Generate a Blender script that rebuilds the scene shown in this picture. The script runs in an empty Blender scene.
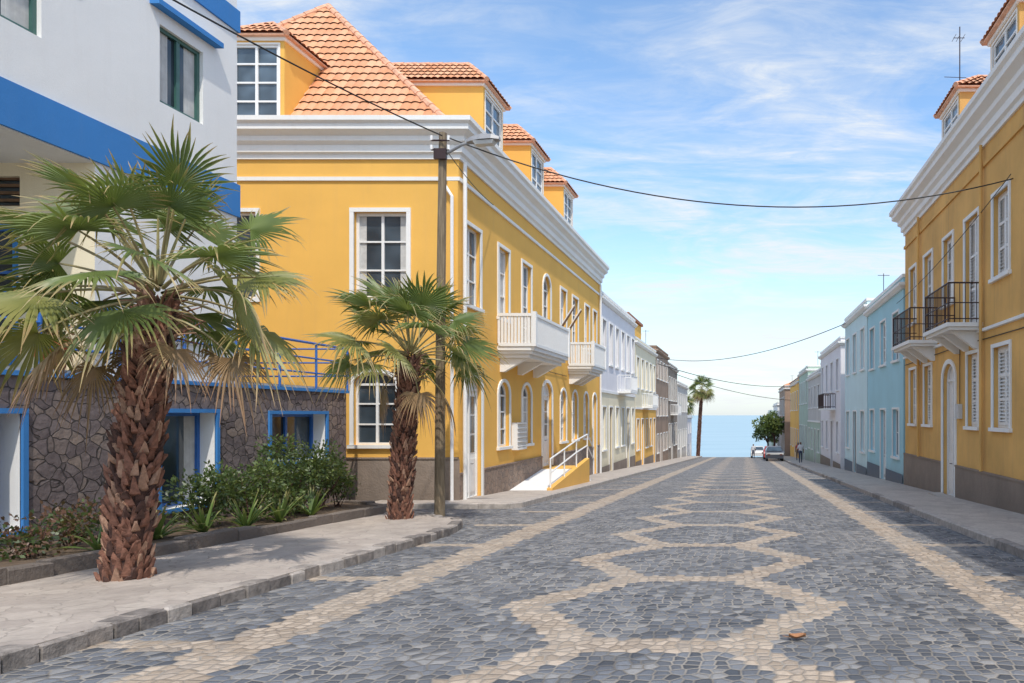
import bpy, math, random
from mathutils import Vector, Matrix
R=random.Random(7)
S=30/700.0
def gz(y):
    if y<93: return -S*y
    z93=-S*93
    if y<300: return z93-0.13*(y-93)
    return z93-0.13*207
# ---------------------------------------------------------------- materials
MATS={}
class NT:
    def __init__(s,mat):
        s.nt=mat.node_tree; s.n=s.nt.nodes; s.l=s.nt.links
    def node(s,t,**kw):
        n=s.n.new(t)
        for k,v in kw.items(): setattr(n,k,v)
        return n
    def set(s,sock,v):
        if hasattr(v,'is_output'): s.l.new(v,sock)
        else:
            if isinstance(v,(tuple,list)) and len(v)==3 and len(sock.default_value)==4: v=(*v,1)
            sock.default_value=v
    def m(s,op,a,b=0.0,c=0.0,clamp=False):
        n=s.node('ShaderNodeMath',operation=op); n.use_clamp=clamp
        s.set(n.inputs[0],a); s.set(n.inputs[1],b)
        if op in('MULTIPLY_ADD','SMOOTH_MIN','COMPARE','PINGPONG'): s.set(n.inputs[2],c)
        return n.outputs[0]
    def mix(s,f,a,b,bt='MIX'):
        n=s.node('ShaderNodeMix',data_type='RGBA',blend_type=bt)
        s.set(n.inputs[0],f); s.set(n.inputs[6],a); s.set(n.inputs[7],b)
        return n.outputs[2]
    def noise(s,vec,scale,detail=4,rough=.55,dist=0):
        n=s.node('ShaderNodeTexNoise'); s.set(n.inputs['Vector'],vec)
        n.inputs['Scale'].default_value=scale; n.inputs['Detail'].default_value=detail; n.inputs['Roughness'].default_value=rough; n.inputs['Distortion'].default_value=dist
        return n.outputs['Fac']
    def rng(s,v,a,b,c=0.0,d=1.0):
        n=s.node('ShaderNodeMapRange'); s.set(n.inputs[0],v)
        for i,x in enumerate((a,b,c,d)): n.inputs[i+1].default_value=x
        return n.outputs[0]
    def obj(s): return s.node('ShaderNodeTexCoord').outputs['Object']
    def uv(s): return s.node('ShaderNodeTexCoord').outputs['UV']
    def mapv(s,vec,scale=(1,1,1),rot=(0,0,0)):
        n=s.node('ShaderNodeMapping'); s.set(n.inputs[0],vec); n.inputs['Scale'].default_value=scale; n.inputs['Rotation'].default_value=rot
        return n.outputs[0]
    def bump(s,h,strength=.5,dist=.02):
        n=s.node('ShaderNodeBump'); n.inputs['Strength'].default_value=strength; n.inputs['Distance'].default_value=dist
        s.set(n.inputs['Height'],h); return n.outputs[0]
def newmat(name):
    m=bpy.data.materials.new(name); m.use_nodes=True
    t=NT(m); b=t.n['Principled BSDF']; MATS[name]=m
    return m,t,b
def mul(c,k): return tuple(min(1,x*k) for x in c)
def plaster(name,col,var=.12,rough=.85,streak=.25,fine=40,bump=.25,dirt=(.25,.2,.15),base=.45):
    m,t,b=newmat(name); o=t.obj()
    big=t.rng(t.noise(o,.7,5),.3,.7)
    c=t.mix(big,mul(col,1-var),mul(col,1+var*.5))
    f=t.rng(t.noise(o,fine,3),.3,.7)
    c=t.mix(t.m('MULTIPLY',f,.15),c,mul(col,.8))
    st=t.rng(t.noise(t.mapv(o,(3,3,.25)),1.6,6,.65),.52,.78)
    c=t.mix(t.m('MULTIPLY',st,streak),c,dirt)
    # splash-back grime just above the sloping pavement
    p=t.node('ShaderNodeSeparateXYZ'); t.set(p.inputs[0],o)
    hgt=t.m('ADD',p.outputs[2],t.m('MULTIPLY',p.outputs[1],S))
    gr=t.m('MULTIPLY',t.rng(t.m('ADD',hgt,t.m('MULTIPLY',t.noise(o,2.2,5),1.2)),.7,1.6,1,0),base)
    c=t.mix(gr,c,dirt)
    t.set(b.inputs['Base Color'],c); b.inputs['Roughness'].default_value=rough; b.inputs['Specular IOR Level'].default_value=.25
    h=t.m('ADD',t.noise(o,fine*1.5,4),t.m('MULTIPLY',t.noise(o,4,4),1.5))
    t.set(b.inputs['Normal'],t.bump(h,bump,.012)); return m
def simple(name,col,rough=.6,var=.15,scale=12,metal=0,bump=0.1):
    m,t,b=newmat(name); o=t.obj()
    f=t.rng(t.noise(o,scale,5),.3,.7)
    t.set(b.inputs['Base Color'],t.mix(f,mul(col,1-var),mul(col,1+var)))
    b.inputs['Roughness'].default_value=rough; b.inputs['Metallic'].default_value=metal
    if bump: t.set(b.inputs['Normal'],t.bump(t.noise(o,scale*3,3),bump,.01))
    return m
def glass(name,col=(.025,.035,.045)):
    m,t,b=newmat(name); o=t.obj()
    f=t.rng(t.noise(o,.9,2),.4,.65)
    t.set(b.inputs['Base Color'],t.mix(f,col,mul(col,2.6)))
    b.inputs['Roughness'].default_value=.06
    b.inputs['Specular IOR Level'].default_value=.6
    t.set(b.inputs['Normal'],t.bump(t.noise(o,1.5,1),.06,.05))
    return m
def stonewall(name,scale,c1,c2,c3,joint,jw=.06,bump=.8,warp=.18,stain=0):
    m,t,b=newmat(name); o=t.obj()
    d=t.node('ShaderNodeTexNoise'); t.set(d.inputs['Vector'],o); d.inputs['Scale'].default_value=3.0
    va=t.node('ShaderNodeVectorMath',operation='MULTIPLY_ADD'); t.set(va.inputs[0],d.outputs['Color']); va.inputs[1].default_value=(warp,warp,warp); t.set(va.inputs[2],o)
    v=va.outputs[0]
    e=t.node('ShaderNodeTexVoronoi',feature='DISTANCE_TO_EDGE'); t.set(e.inputs['Vector'],v); e.inputs['Scale'].default_value=scale
    f=t.node('ShaderNodeTexVoronoi',feature='F1'); t.set(f.inputs['Vector'],v); f.inputs['Scale'].default_value=scale
    sp=t.node('ShaderNodeSeparateColor'); t.set(sp.inputs[0],f.outputs['Color'])
    c=t.mix(sp.outputs[0],c1,c2); c=t.mix(t.rng(sp.outputs[1],.6,.9),c,c3)
    n=t.rng(t.noise(o,14,6,.65),.3,.7)
    c=t.mix(t.m('MULTIPLY',n,.45),c,mul(c1,.55))
    k=t.rng(e.outputs['Distance'],jw*.35,jw)
    c=t.mix(k,joint,c)
    if stain:
        s1=t.rng(t.noise(o,.9,7,.65),.45,.72); c=t.mix(t.m('MULTIPLY',s1,stain),c,mul(c1,.5))
        s2=t.rng(t.noise(o,2.6,6,.6),.5,.7); c=t.mix(t.m('MULTIPLY',s2,stain*.6),c,mul(c2,1.2))
    t.set(b.inputs['Base Color'],c); b.inputs['Roughness'].default_value=.8
    h=t.m('ADD',t.m('MULTIPLY',k,1.0),t.m('MULTIPLY',t.noise(o,9,6),.8))
    t.set(b.inputs['Normal'],t.bump(h,bump,.03)); return m

YEL=(.86,.49,.115)
plaster('yellow_plaster',YEL,.07,streak=.18,dirt=(.62,.36,.16),base=.25)
plaster('ochre_plaster',(.76,.445,.145),.20,streak=.55,dirt=(.42,.25,.12),bump=.5)
plaster('white_plaster',(.87,.86,.84),.04,streak=.14,dirt=(.62,.58,.53),base=.2)
plaster('cream_plaster',(.85,.76,.56),.05,streak=.12)
plaster('white_trim',(.86,.85,.82),.05,streak=.18,dirt=(.58,.53,.46),base=.2)
plaster('blue_paint',(.06,.24,.58),.08,streak=.14,dirt=(.18,.28,.42),base=0)
plaster('lavender_plaster',(.80,.77,.79),.06,streak=.2,dirt=(.5,.45,.42))
plaster('sky_blue_plaster',(.40,.66,.74),.06,streak=.15,dirt=(.35,.42,.42))
plaster('pale_blue_plaster',(.63,.80,.82),.06,streak=.15,dirt=(.42,.5,.5))
plaster('navy_plinth',(.13,.17,.22),.1,streak=.2,dirt=(.22,.2,.19))
plaster('grey_plinth',(.29,.23,.185),.22,streak=.35,dirt=(.15,.12,.10),bump=1.0,fine=14)
plaster('greenish_plaster',(.48,.60,.49),.1,streak=.2)
plaster('grey_plaster',(.60,.585,.56),.1,streak=.3)
plaster('brown_plaster',(.38,.27,.20),.2,streak=.4,dirt=(.17,.13,.10),bump=.8)
plaster('concrete',(.46,.41,.36),.14,streak=.0,bump=.5,fine=25,base=0)
plaster('terrace_concrete',(.5,.47,.42),.1,streak=.1)
plaster('planter_stone',(.24,.20,.175),.3,streak=.2,bump=1.2,fine=14,dirt=(.12,.10,.085))
stonewall('flagstone_cladding',5.4,(.16,.125,.125),(.26,.21,.205),(.33,.255,.21),(.075,.062,.06),.05,.9,stain=.25)
stonewall('plinth_cladding',5.5,(.30,.205,.15),(.38,.285,.22),(.25,.19,.155),(.18,.145,.125),.05,.6,stain=.3)
stonewall('paving_slabs',3.4,(.47,.40,.35),(.53,.46,.40),(.43,.365,.32),(.36,.31,.27),.03,.35,.3,stain=.45)
stonewall('paving_right',3.2,(.49,.425,.37),(.55,.485,.42),(.45,.385,.34),(.38,.33,.29),.025,.3,.3,stain=.4)
stonewall('dark_rubble',2.0,(.30,.23,.17),(.37,.30,.24),(.24,.19,.16),(.18,.15,.13),.06,.8)
simple('kerb_dark',(.19,.165,.15),.85,.4,9,bump=1.0)
simple('kerb_mid',(.27,.235,.21),.85,.35,9,bump=1.0)
simple('kerb_light',(.42,.37,.33),.85,.25,9,bump=1.0)
simple('mortar',(.38,.33,.28),.9,.25,12,bump=.8)
simple('white_wood',(.83,.82,.80),.45,.04,20)
simple('shutter_wood',(.79,.77,.74),.5,.06,20)
simple('green_frame',(.05,.13,.11),.4,.1)
simple('brown_wood',(.16,.09,.05),.6,.25)
simple('black_iron',(.04,.018,.018),.5,.2)
simple('blue_iron',(.03,.14,.45),.45,.1)
simple('red_iron',(.10,.03,.025),.5,.1)
simple('aluminium',(.55,.56,.57),.4,.1,metal=.3)
simple('lamp_grey',(.30,.30,.31),.45,.1)
simple('lamp_lens',(.62,.62,.60),.2,.05)
simple('curtain',(.55,.54,.52),.9,.15,6)
simple('terracotta',(.50,.12,.05),.7,.15)
simple('soil',(.13,.09,.06),.95,.3,10,bump=1)
simple('earth',(.30,.24,.18),.95,.25,1.0,bump=.5)
simple('wire_black',(.015,.015,.015),.6,.1)
simple('car_paint',(.05,.055,.07),.3,.1); simple('car_paint_red',(.45,.06,.05),.3,.1); simple('car_paint_white',(.7,.7,.7),.3,.05); simple('tyre',(.02,.02,.02),.9,.1)
simple('skin',(.16,.085,.055),.6,.1); simple('shirt_white',(.6,.6,.62),.9,.1); simple('shirt_red',(.4,.08,.07),.9,.1); simple('trousers',(.05,.06,.10),.9,.15)
simple('dry_leaf',(.36,.17,.08),.8,.3,20)
simple('cast_iron',(.10,.09,.085),.6,.3,20,metal=.4,bump=.6)
simple('boot_brown',(.22,.10,.065),.85,.4,18,bump=.8); simple('boot_dark',(.085,.042,.032),.9,.4,18,bump=.8); simple('boot_pale',(.36,.21,.14),.85,.3,18,bump=.8)
glass('glass_dark'); glass('glass_blue',(.06,.085,.11))
def polemat():
    m,t,b=newmat('pole_wood'); o=t.obj()
    f=t.rng(t.noise(t.mapv(o,(14,14,.7)),2.5,6,.65),.3,.7)
    t.set(b.inputs['Base Color'],t.mix(f,(.13,.095,.06),(.32,.25,.165))); b.inputs['Roughness'].default_value=.9
    t.set(b.inputs['Normal'],t.bump(f,.8,.01))
polemat()
def leafmat(name,base,tip,dark,trans=.25):
    m,t,b=newmat(name); u=t.node('ShaderNodeSeparateXYZ'); t.set(u.inputs[0],t.uv())
    o=t.obj()
    n=t.rng(t.noise(o,3.0,4),.3,.7)
    c=t.mix(n,dark,base)
    k=t.rng(t.m('ADD',u.outputs[1],t.m('MULTIPLY',t.noise(o,7,2),.5)),.92,1.2)
    c=t.mix(k,c,tip)
    t.set(b.inputs['Base Color'],c); b.inputs['Roughness'].default_value=.45
    tr=t.node('ShaderNodeBsdfTranslucent'); t.set(tr.inputs['Color'],t.mix(.5,c,(.5,.6,.1)))
    mx=t.node('ShaderNodeMixShader'); mx.inputs[0].default_value=trans
    t.l.new(b.outputs[0],mx.inputs[1]); t.l.new(tr.outputs[0],mx.inputs[2])
    t.l.new(mx.outputs[0],t.n['Material Output'].inputs['Surface'])
leafmat('palm_green',(.20,.25,.07),(.50,.35,.17),(.08,.125,.036))
leafmat('palm_yellow',(.35,.33,.11),(.52,.34,.18),(.20,.22,.07))
leafmat('palm_dry',(.42,.28,.15),(.34,.19,.11),(.24,.15,.085),.12)
leafmat('petiole',(.32,.29,.12),(.2,.2,.1),(.24,.17,.08),.05)
leafmat('shrub_leaf',(.095,.14,.04),(.2,.22,.08),(.045,.08,.025),.2)
leafmat('shrub_dark',(.05,.085,.03),(.1,.12,.05),(.03,.05,.02),.15)
leafmat('shrub_light',(.18,.23,.07),(.3,.28,.12),(.12,.16,.05),.25)
leafmat('shrub_red',(.19,.09,.06),(.25,.12,.08),(.11,.06,.04),.2)
leafmat('strap_leaf',(.16,.24,.06),(.4,.35,.15),(.10,.16,.05),.2)
def tilemat():
    m,t,b=newmat('roof_tiles'); uv=t.uv()
    s=t.node('ShaderNodeVectorMath',operation='FLOOR'); t.set(s.inputs[0],uv)
    w=t.node('ShaderNodeTexWhiteNoise',noise_dimensions='2D'); t.set(w.inputs['Vector'],s.outputs[0])
    c=t.mix(w.outputs['Value'],(.62,.255,.115),(.80,.40,.22))
    n=t.rng(t.noise(t.obj(),1.2,5),.4,.75)
    c=t.mix(t.m('MULTIPLY',n,.45),c,(.66,.41,.28))
    n2=t.rng(t.noise(t.obj(),9,5),.55,.8)
    c=t.mix(t.m('MULTIPLY',n2,.4),c,(.30,.18,.12))
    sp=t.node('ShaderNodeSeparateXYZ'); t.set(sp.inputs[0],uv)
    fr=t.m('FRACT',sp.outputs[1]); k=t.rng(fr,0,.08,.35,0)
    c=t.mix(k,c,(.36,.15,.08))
    t.set(b.inputs['Base Color'],c); b.inputs['Roughness'].default_value=.8
tilemat(); simple('tile_under',(.36,.15,.08),.9,.2); simple('ridge_tile',(.70,.38,.24),.8,.2,6)
def cobble():
    m,t,b=newmat('cobblestone'); o=t.obj(); sc=9.6
    f=t.node('ShaderNodeTexVoronoi',feature='F1',voronoi_dimensions='2D'); t.set(f.inputs['Vector'],o); f.inputs['Scale'].default_value=sc; f.inputs['Randomness'].default_value=.72
    e=t.node('ShaderNodeTexVoronoi',feature='DISTANCE_TO_EDGE',voronoi_dimensions='2D'); t.set(e.inputs['Vector'],o); e.inputs['Scale'].default_value=sc; e.inputs['Randomness'].default_value=.72
    p=t.node('ShaderNodeSeparateXYZ'); t.set(p.inputs[0],f.outputs['Position'])
    X,Y=p.outputs[0],p.outputs[1]
    xp=t.m('ABSOLUTE',t.m('ADD',X,.70))
    q=t.m('FLOORED_MODULO',t.m('SUBTRACT',Y,5.6),2.8)
    yp=t.m('SUBTRACT',1.4,t.m('ABSOLUTE',t.m('SUBTRACT',q,1.4)))
    yc=t.m('SUBTRACT',1.4,yp)
    d=t.m('ABSOLUTE',t.m('ADD',t.m('MULTIPLY',t.m('SUBTRACT',xp,1.52),.841),t.m('MULTIPLY',yc,.541)))
    h1=t.m('LESS_THAN',d,.185)
    h2=t.m('MULTIPLY',t.m('LESS_THAN',yp,.17),t.m('LESS_THAN',xp,.88))
    s1=t.m('LESS_THAN',t.m('ABSOLUTE',t.m('ADD',X,3.98)),.27)
    s2=t.m('LESS_THAN',t.m('ABSOLUTE',t.m('SUBTRACT',X,2.6)),.25)
    cr=t.m('MULTIPLY',t.m('LESS_THAN',yp,.14),t.m('ADD',t.m('LESS_THAN',X,-4.1),t.m('GREATER_THAN',X,2.7),clamp=True))
    cr=t.m('MULTIPLY',cr,t.m('LESS_THAN',t.m('ABSOLUTE',t.m('ADD',X,.6)),4.8))
    mask=t.m('MAXIMUM',t.m('MAXIMUM',h1,h2),t.m('MAXIMUM',t.m('MAXIMUM',s1,s2),cr))
    sp=t.node('ShaderNodeSeparateColor'); t.set(sp.inputs[0],f.outputs['Color'])
    dk=t.mix(sp.outputs[0],(.058,.066,.082),(.195,.207,.235)); dk=t.mix(t.rng(sp.outputs[1],.7,1),dk,(.33,.32,.315))
    lt=t.mix(sp.outputs[0],(.38,.295,.22),(.60,.485,.38)); lt=t.mix(t.rng(sp.outputs[1],.75,1,0,.7),lt,(.32,.275,.24))
    c=t.mix(mask,dk,lt)
    n=t.rng(t.noise(o,30,4,.7),.3,.7); c=t.mix(t.m('MULTIPLY',n,.3),c,(.10,.095,.09))
    k=t.rng(e.outputs['Distance'],.025,.11)
    jc=t.mix(mask,(.17,.155,.14),(.29,.23,.18))
    jc=t.mix(t.rng(t.noise(o,1.3,4),.38,.6),jc,(.37,.33,.285))
    c=t.mix(k,jc,c)
    dust=t.rng(t.noise(o,.45,6,.6),.45,.75); c=t.mix(t.m('MULTIPLY',dust,.22),c,(.36,.33,.30))
    t.set(b.inputs['Base Color'],c)
    t.set(b.inputs['Roughness'],t.rng(sp.outputs[2],0,1,.6,.9)); b.inputs['Specular IOR Level'].default_value=.3
    dome=t.rng(e.outputs['Distance'],.0,.22)
    h=t.m('ADD',dome,t.m('ADD',t.m('MULTIPLY',t.noise(o,25,4),.5),t.m('MULTIPLY',sp.outputs[2],.4)))
    t.set(b.inputs['Normal'],t.bump(h,.7,.02))
cobble()
def seamat():
    m,t,b=newmat('sea_water'); o=t.obj()
    c=t.mix(t.rng(t.noise(t.mapv(o,(.004,.02,1)),1,4),.35,.7),(.30,.43,.49),(.38,.50,.55))
    t.set(b.inputs['Base Color'],c); b.inputs['Roughness'].default_value=.6
    t.set(b.inputs['Normal'],t.bump(t.noise(o,.3,4),.5,1.0))
seamat()
# ---------------------------------------------------------------- mesh builder
class MB:
    def __init__(s): s.v=[];s.f=[];s.m=[];s.u=[];s.names=[]
    def mi(s,n):
        if n not in s.names: s.names.append(n)
        return s.names.index(n)
    def poly(s,pts,mat,uv=None):
        i=len(s.v); s.v.extend([tuple(p) for p in pts]); s.f.append(tuple(range(i,i+len(pts)))); s.m.append(s.mi(mat))
        s.u.extend(uv if uv else [(0,0)]*len(pts))
    def box(s,T,a,b,mat):
        (x0,y0,z0),(x1,y1,z1)=a,b
        c=[T(x0,y0,z0),T(x1,y0,z0),T(x1,y1,z0),T(x0,y1,z0),T(x0,y0,z1),T(x1,y0,z1),T(x1,y1,z1),T(x0,y1,z1)]
        s.hexa(c,mat)
    def hexa(s,c,mat):
        for q in((3,2,1,0),(4,5,6,7),(0,1,5,4),(1,2,6,5),(2,3,7,6),(3,0,4,7)): s.poly([c[i] for i in q],mat)
    def tube(s,pts,r,mat,n=8,r1=None,cap=True):
        pts=[Vector(p) for p in pts]; rings=[]
        for i,p in enumerate(pts):
            d=(pts[min(i+1,len(pts)-1)]-pts[max(i-1,0)]).normalized()
            a=Vector((0,0,1)) if abs(d.z)<.9 else Vector((1,0,0))
            x=d.cross(a).normalized(); y=d.cross(x)
            rr=r if r1 is None else r+(r1-r)*i/(len(pts)-1)
            rings.append([p+x*rr*math.cos(2*math.pi*k/n)+y*rr*math.sin(2*math.pi*k/n) for k in range(n)])
        for i in range(len(rings)-1):
            for k in range(n): s.poly([rings[i][k],rings[i][(k+1)%n],rings[i+1][(k+1)%n],rings[i+1][k]],mat)
        if cap: s.poly(rings[0][::-1],mat); s.poly(rings[-1],mat)
    def build(s,name,weld=True,smooth=False):
        me=bpy.data.meshes.new(name); me.from_pydata(s.v,[],s.f)
        for n in s.names: me.materials.append(MATS[n])
        me.polygons.foreach_set('material_index',s.m)
        ul=me.uv_layers.new(name='UVMap'); flat=[c for p in s.u for c in p]; ul.data.foreach_set('uv',flat)
        if smooth: me.polygons.foreach_set('use_smooth',[True]*len(s.f))
        me.update()
        if weld:
            import bmesh
            bm=bmesh.new(); bm.from_mesh(me); bmesh.ops.remove_doubles(bm,verts=bm.verts,dist=.0004)
            bmesh.ops.recalc_face_normals(bm,faces=bm.faces); bm.to_mesh(me); bm.free()
        o=bpy.data.objects.new(name,me); bpy.context.collection.objects.link(o); return o
def group(name,loc,parts,**kw):
    e=bpy.data.objects.new(name,None); e.location=loc; e.empty_display_size=.3; bpy.context.collection.objects.link(e)
    for n,mb in parts.items():
        if not mb.f: continue
        o=mb.build(n,**kw); o.parent=e; o.matrix_parent_inverse=Matrix.Translation(-Vector(loc))
    return e
I=lambda x,y,z:Vector((x,y,z))
def TX(X0,sgn):
    return lambda u,d,z: Vector((X0+sgn*d,u,z))
def TY(Y0,sgn=-1):
    return lambda u,d,z: Vector((u,Y0+sgn*d,z))
def off(T,dd): return lambda u,d,z: T(u,d+dd,z)
def parts(): return {'walls':MB(),'windows':MB(),'trim':MB(),'roof':MB(),'doors':MB()}
def sweep(mb,path,prof,mat):
    n=len(path); ns=[]
    for i in range(n-1):
        d=Vector((path[i+1][0]-path[i][0],path[i+1][1]-path[i][1])).normalized(); ns.append(Vector((d.y,-d.x)))
    ring=[]
    for i in range(n):
        if i==0: o=ns[0]
        elif i==n-1: o=ns[-1]
        else:
            o=(ns[i-1]+ns[i]); o=o/ (1+ns[i-1].dot(ns[i]))
        ring.append([Vector((path[i][0]+o.x*a,path[i][1]+o.y*a,z)) for a,z in prof])
    k=len(prof)
    for i in range(n-1):
        for j in range(k): mb.poly([ring[i][j],ring[i+1][j],ring[i+1][(j+1)%k],ring[i][(j+1)%k]],mat)
    mb.poly(ring[0],mat); mb.poly(ring[-1][::-1],mat)
def arc(a,b,sp,h,n=10):
    mid=(a+b)/2;w=(b-a)/2
    return [(mid-w*math.cos(math.pi*i/n),sp+h*math.sin(math.pi*i/n)) for i in range(n+1)]
def O(a,b,c,d,k='win',arch=0,nx=2,nz=3,trim=.1,frame='white_wood',gl='glass_dark',tm='white_trim',sill=True,curtain=False,fw=.06,tmd=.04,dmat='white_wood'):
    return dict(a=a,b=b,c=c,d=d,k=k,arch=arch,nx=nx,nz=nz,trim=trim,frame=frame,gl=gl,tm=tm,sill=sill,curtain=curtain,fw=fw,tmd=tmd,dmat=dmat)
def facade(P,T,u0,u1,z0,z1,ops,wm,depth=.16,rev=None,edge=0):
    W=P['walls']; rev=rev or wm
    us=sorted(set([u0,u1]+[o[k] for o in ops for k in'ab' if u0<o[k]<u1])); zs=sorted(set([z0,z1]+[o[k] for o in ops for k in'cd' if z0<o[k]<z1]))
    for i in range(len(us)-1):
        for j in range(len(zs)-1):
            cu=(us[i]+us[i+1])/2; cz=(zs[j]+zs[j+1])/2
            if any(o['a']<cu<o['b'] and o['c']<cz<o['d'] for o in ops): continue
            W.poly([T(us[i],0,zs[j]),T(us[i+1],0,zs[j]),T(us[i+1],0,zs[j+1]),T(us[i],0,zs[j+1])],wm)
    for o in ops:
        a,b,c,d=o['a'],o['b'],o['c'],o['d']; dd=min(d,z1); cc=max(c,z0)
        h=o['arch']; sp=d-h; A=arc(a,b,sp,h) if h else [(a,d),(b,d)]
        if h:
            for (x0,y0),(x1,y1) in zip(A,A[1:]): W.poly([T(x0,0,y0),T(x1,0,y1),T(x1,0,d),T(x0,0,d)],wm)
        R_=lambda p,q:W.poly([T(p[0],0,p[1]),T(q[0],0,q[1]),T(q[0],-depth,q[1]),T(p[0],-depth,p[1])],rev)
        R_((a,cc),(a,min(sp,z1)));R_((b,cc),(b,min(sp,z1)))
        if c>=z0:R_((a,c),(b,c))
        if d<=z1:
            for p,q in zip(A,A[1:]):R_(p,q)
        if o['k']=='hole': continue
        out=[(a,c),(b,c)]+A[::-1]
        fm=o['frame']; F=P['windows'] if o['k']!='door' else P['doors']; fw=o['fw']; y0=-depth+.004;y1=-depth+.055
        mat=o['gl'] if o['k']=='win' else (o['dmat'] if o['k']=='door' else 'shutter_wood')
        F.poly([T(x,-depth,z) for x,z in out],mat)
        F.box(T,(a,y0,c),(a+fw,y1,sp),fm);F.box(T,(b-fw,y0,c),(b,y1,sp),fm);F.box(T,(a+fw,y0,c),(b-fw,y1,c+fw),fm)
        F.box(T,(a+fw,y0,sp-fw),(b-fw,y1,sp),fm)
        if h:
            B=arc(a+fw,b-fw,sp,h-fw)
            for i in range(len(A)-1):
                F.poly([T(*s) for s in((A[i][0],y1,A[i][1]),(A[i+1][0],y1,A[i+1][1]),(B[i+1][0],y1,B[i+1][1]),(B[i][0],y1,B[i][1]))],fm)
                F.poly([T(B[i][0],y1,B[i][1]),T(B[i+1][0],y1,B[i+1][1]),T(B[i+1][0],y0,B[i+1][1]),T(B[i][0],y0,B[i][1])],fm)
            F.box(T,((a+b)/2-.02,y0,sp),((a+b)/2+.02,y1-.01,d-fw),fm)
        if o['k']=='win':
            mw=.022
            for i in range(1,o['nx']):
                u=a+(b-a)*i/o['nx']; w=.035 if (o['nx']==2) else mw
                F.box(T,(u-w,y0,c+fw),(u+w,y1-.008,sp-fw),fm)
            for i in range(1,o['nz']):
                z=c+(sp-c)*i/o['nz']; F.box(T,(a+fw,y0,z-mw),(b-fw,y1-.013,z+mw),fm)
            if o['curtain']:
                wd=(b-a)*o['curtain']
                for sgn in (0,1):
                    ua=a+fw if sgn==0 else b-fw-wd
                    nf=6
                    for q in range(nf):
                        za=-depth+.001+(.002 if q%2 else 0)
                        F.box(T,(ua+wd*q/nf,-depth+.0005,c+fw),(ua+wd*(q+1)/nf,za+.001,sp-fw),'curtain')
        elif o['k']=='shut':
            mid=(a+b)/2
            for ua,ub in((a+fw,mid-.004),(mid+.004,b-fw)):
                s=.05
                F.box(T,(ua,y1-.02,c+fw),(ua+s,y1+.012,sp-fw),fm);F.box(T,(ub-s,y1-.02,c+fw),(ub,y1+.012,sp-fw),fm)
                nn=3 if sp-c>1.8 else 2
                for i in range(nn+1):
                    z=c+fw+(sp-c-2*fw-.07)*i/nn; F.box(T,(ua+s,y1-.02,z),(ub-s,y1+.010,z+.07),fm)
                z=c+fw+.09
                while z<sp-fw-.05:
                    q=[(ua+s,y1-.045,z+.04),(ub-s,y1-.045,z+.04),(ub-s,y1+.004,z),(ua+s,y1+.004,z)]
                    F.hexa([T(*p) for p in q]+[T(p[0],p[1],p[2]+.012) for p in q],'shutter_wood'); z+=.085
        elif o['k']=='door':
            mid=(a+b)/2; H=sp-c
            F.box(T,(mid-.03,y0,c+fw),(mid+.03,y1-.004,sp-fw),fm)
            for ua,ub in((a+fw+.06,mid-.08),(mid+.08,b-fw-.06)):
                F.box(T,(ua,y0,c+.2),(ub,y1-.02,c+H*.36),fm)
                for i in range(3):
                    za=c+H*.42+i*(H*.56-.1)/3; F.box(T,(ua,y0,za),(ub,-depth+.012,za+(H*.56-.1)/3-.06),'glass_blue' if o['nz']>1 else fm)
            F.tube([T(mid+.045,y1,c+1.0),T(mid+.045,y1+.05,c+1.0),T(mid+.12,y1+.05,c+1.0)],.011,'cast_iron',6)
        t=o['trim']
        if t:
            Q=P['trim'];tm=o['tm'];e0,e1=-.01,o['tmd']; zb=c-(t if o['k'] in('win','shut') and not o['sill'] else 0)
            Q.box(T,(a-t,e0,zb),(a,e1,sp),tm);Q.box(T,(b,e0,zb),(b+t,e1,sp),tm)
            if h:
                B=arc(a-t,b+t,sp,h+t)
                for i in range(len(A)-1):
                    Q.hexa([T(A[i][0],e0,A[i][1]),T(A[i+1][0],e0,A[i+1][1]),T(B[i+1][0],e0,B[i+1][1]),T(B[i][0],e0,B[i][1]),
                            T(A[i][0],e1,A[i][1]),T(A[i+1][0],e1,A[i+1][1]),T(B[i+1][0],e1,B[i+1][1]),T(B[i][0],e1,B[i][1])],tm)
            else: Q.box(T,(a-t,e0,d),(b+t,e1+.003,d+t),tm)
            if o['k'] in('win','shut'):
                if o['sill']: Q.box(T,(a-t-.04,e0,c-.09),(b+t+.04,e1+.05,c),tm)
                else: Q.box(T,(a,e0,c-t),(b,e1+.002,c),tm)
def clip(poly,ax,lim,keep_gt):
    out=[]
    for i in range(len(poly)):
        p=poly[i];q=poly[(i+1)%len(poly)]
        ip=(p[ax]>=lim) if keep_gt else (p[ax]<=lim); iq=(q[ax]>=lim) if keep_gt else (q[ax]<=lim)
        if ip: out.append(p)
        if ip!=iq:
            t=(lim-p[ax])/(q[ax]-p[ax]); out.append((p[0]+(q[0]-p[0])*t,p[1]+(q[1]-p[1])*t))
    return out
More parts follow.
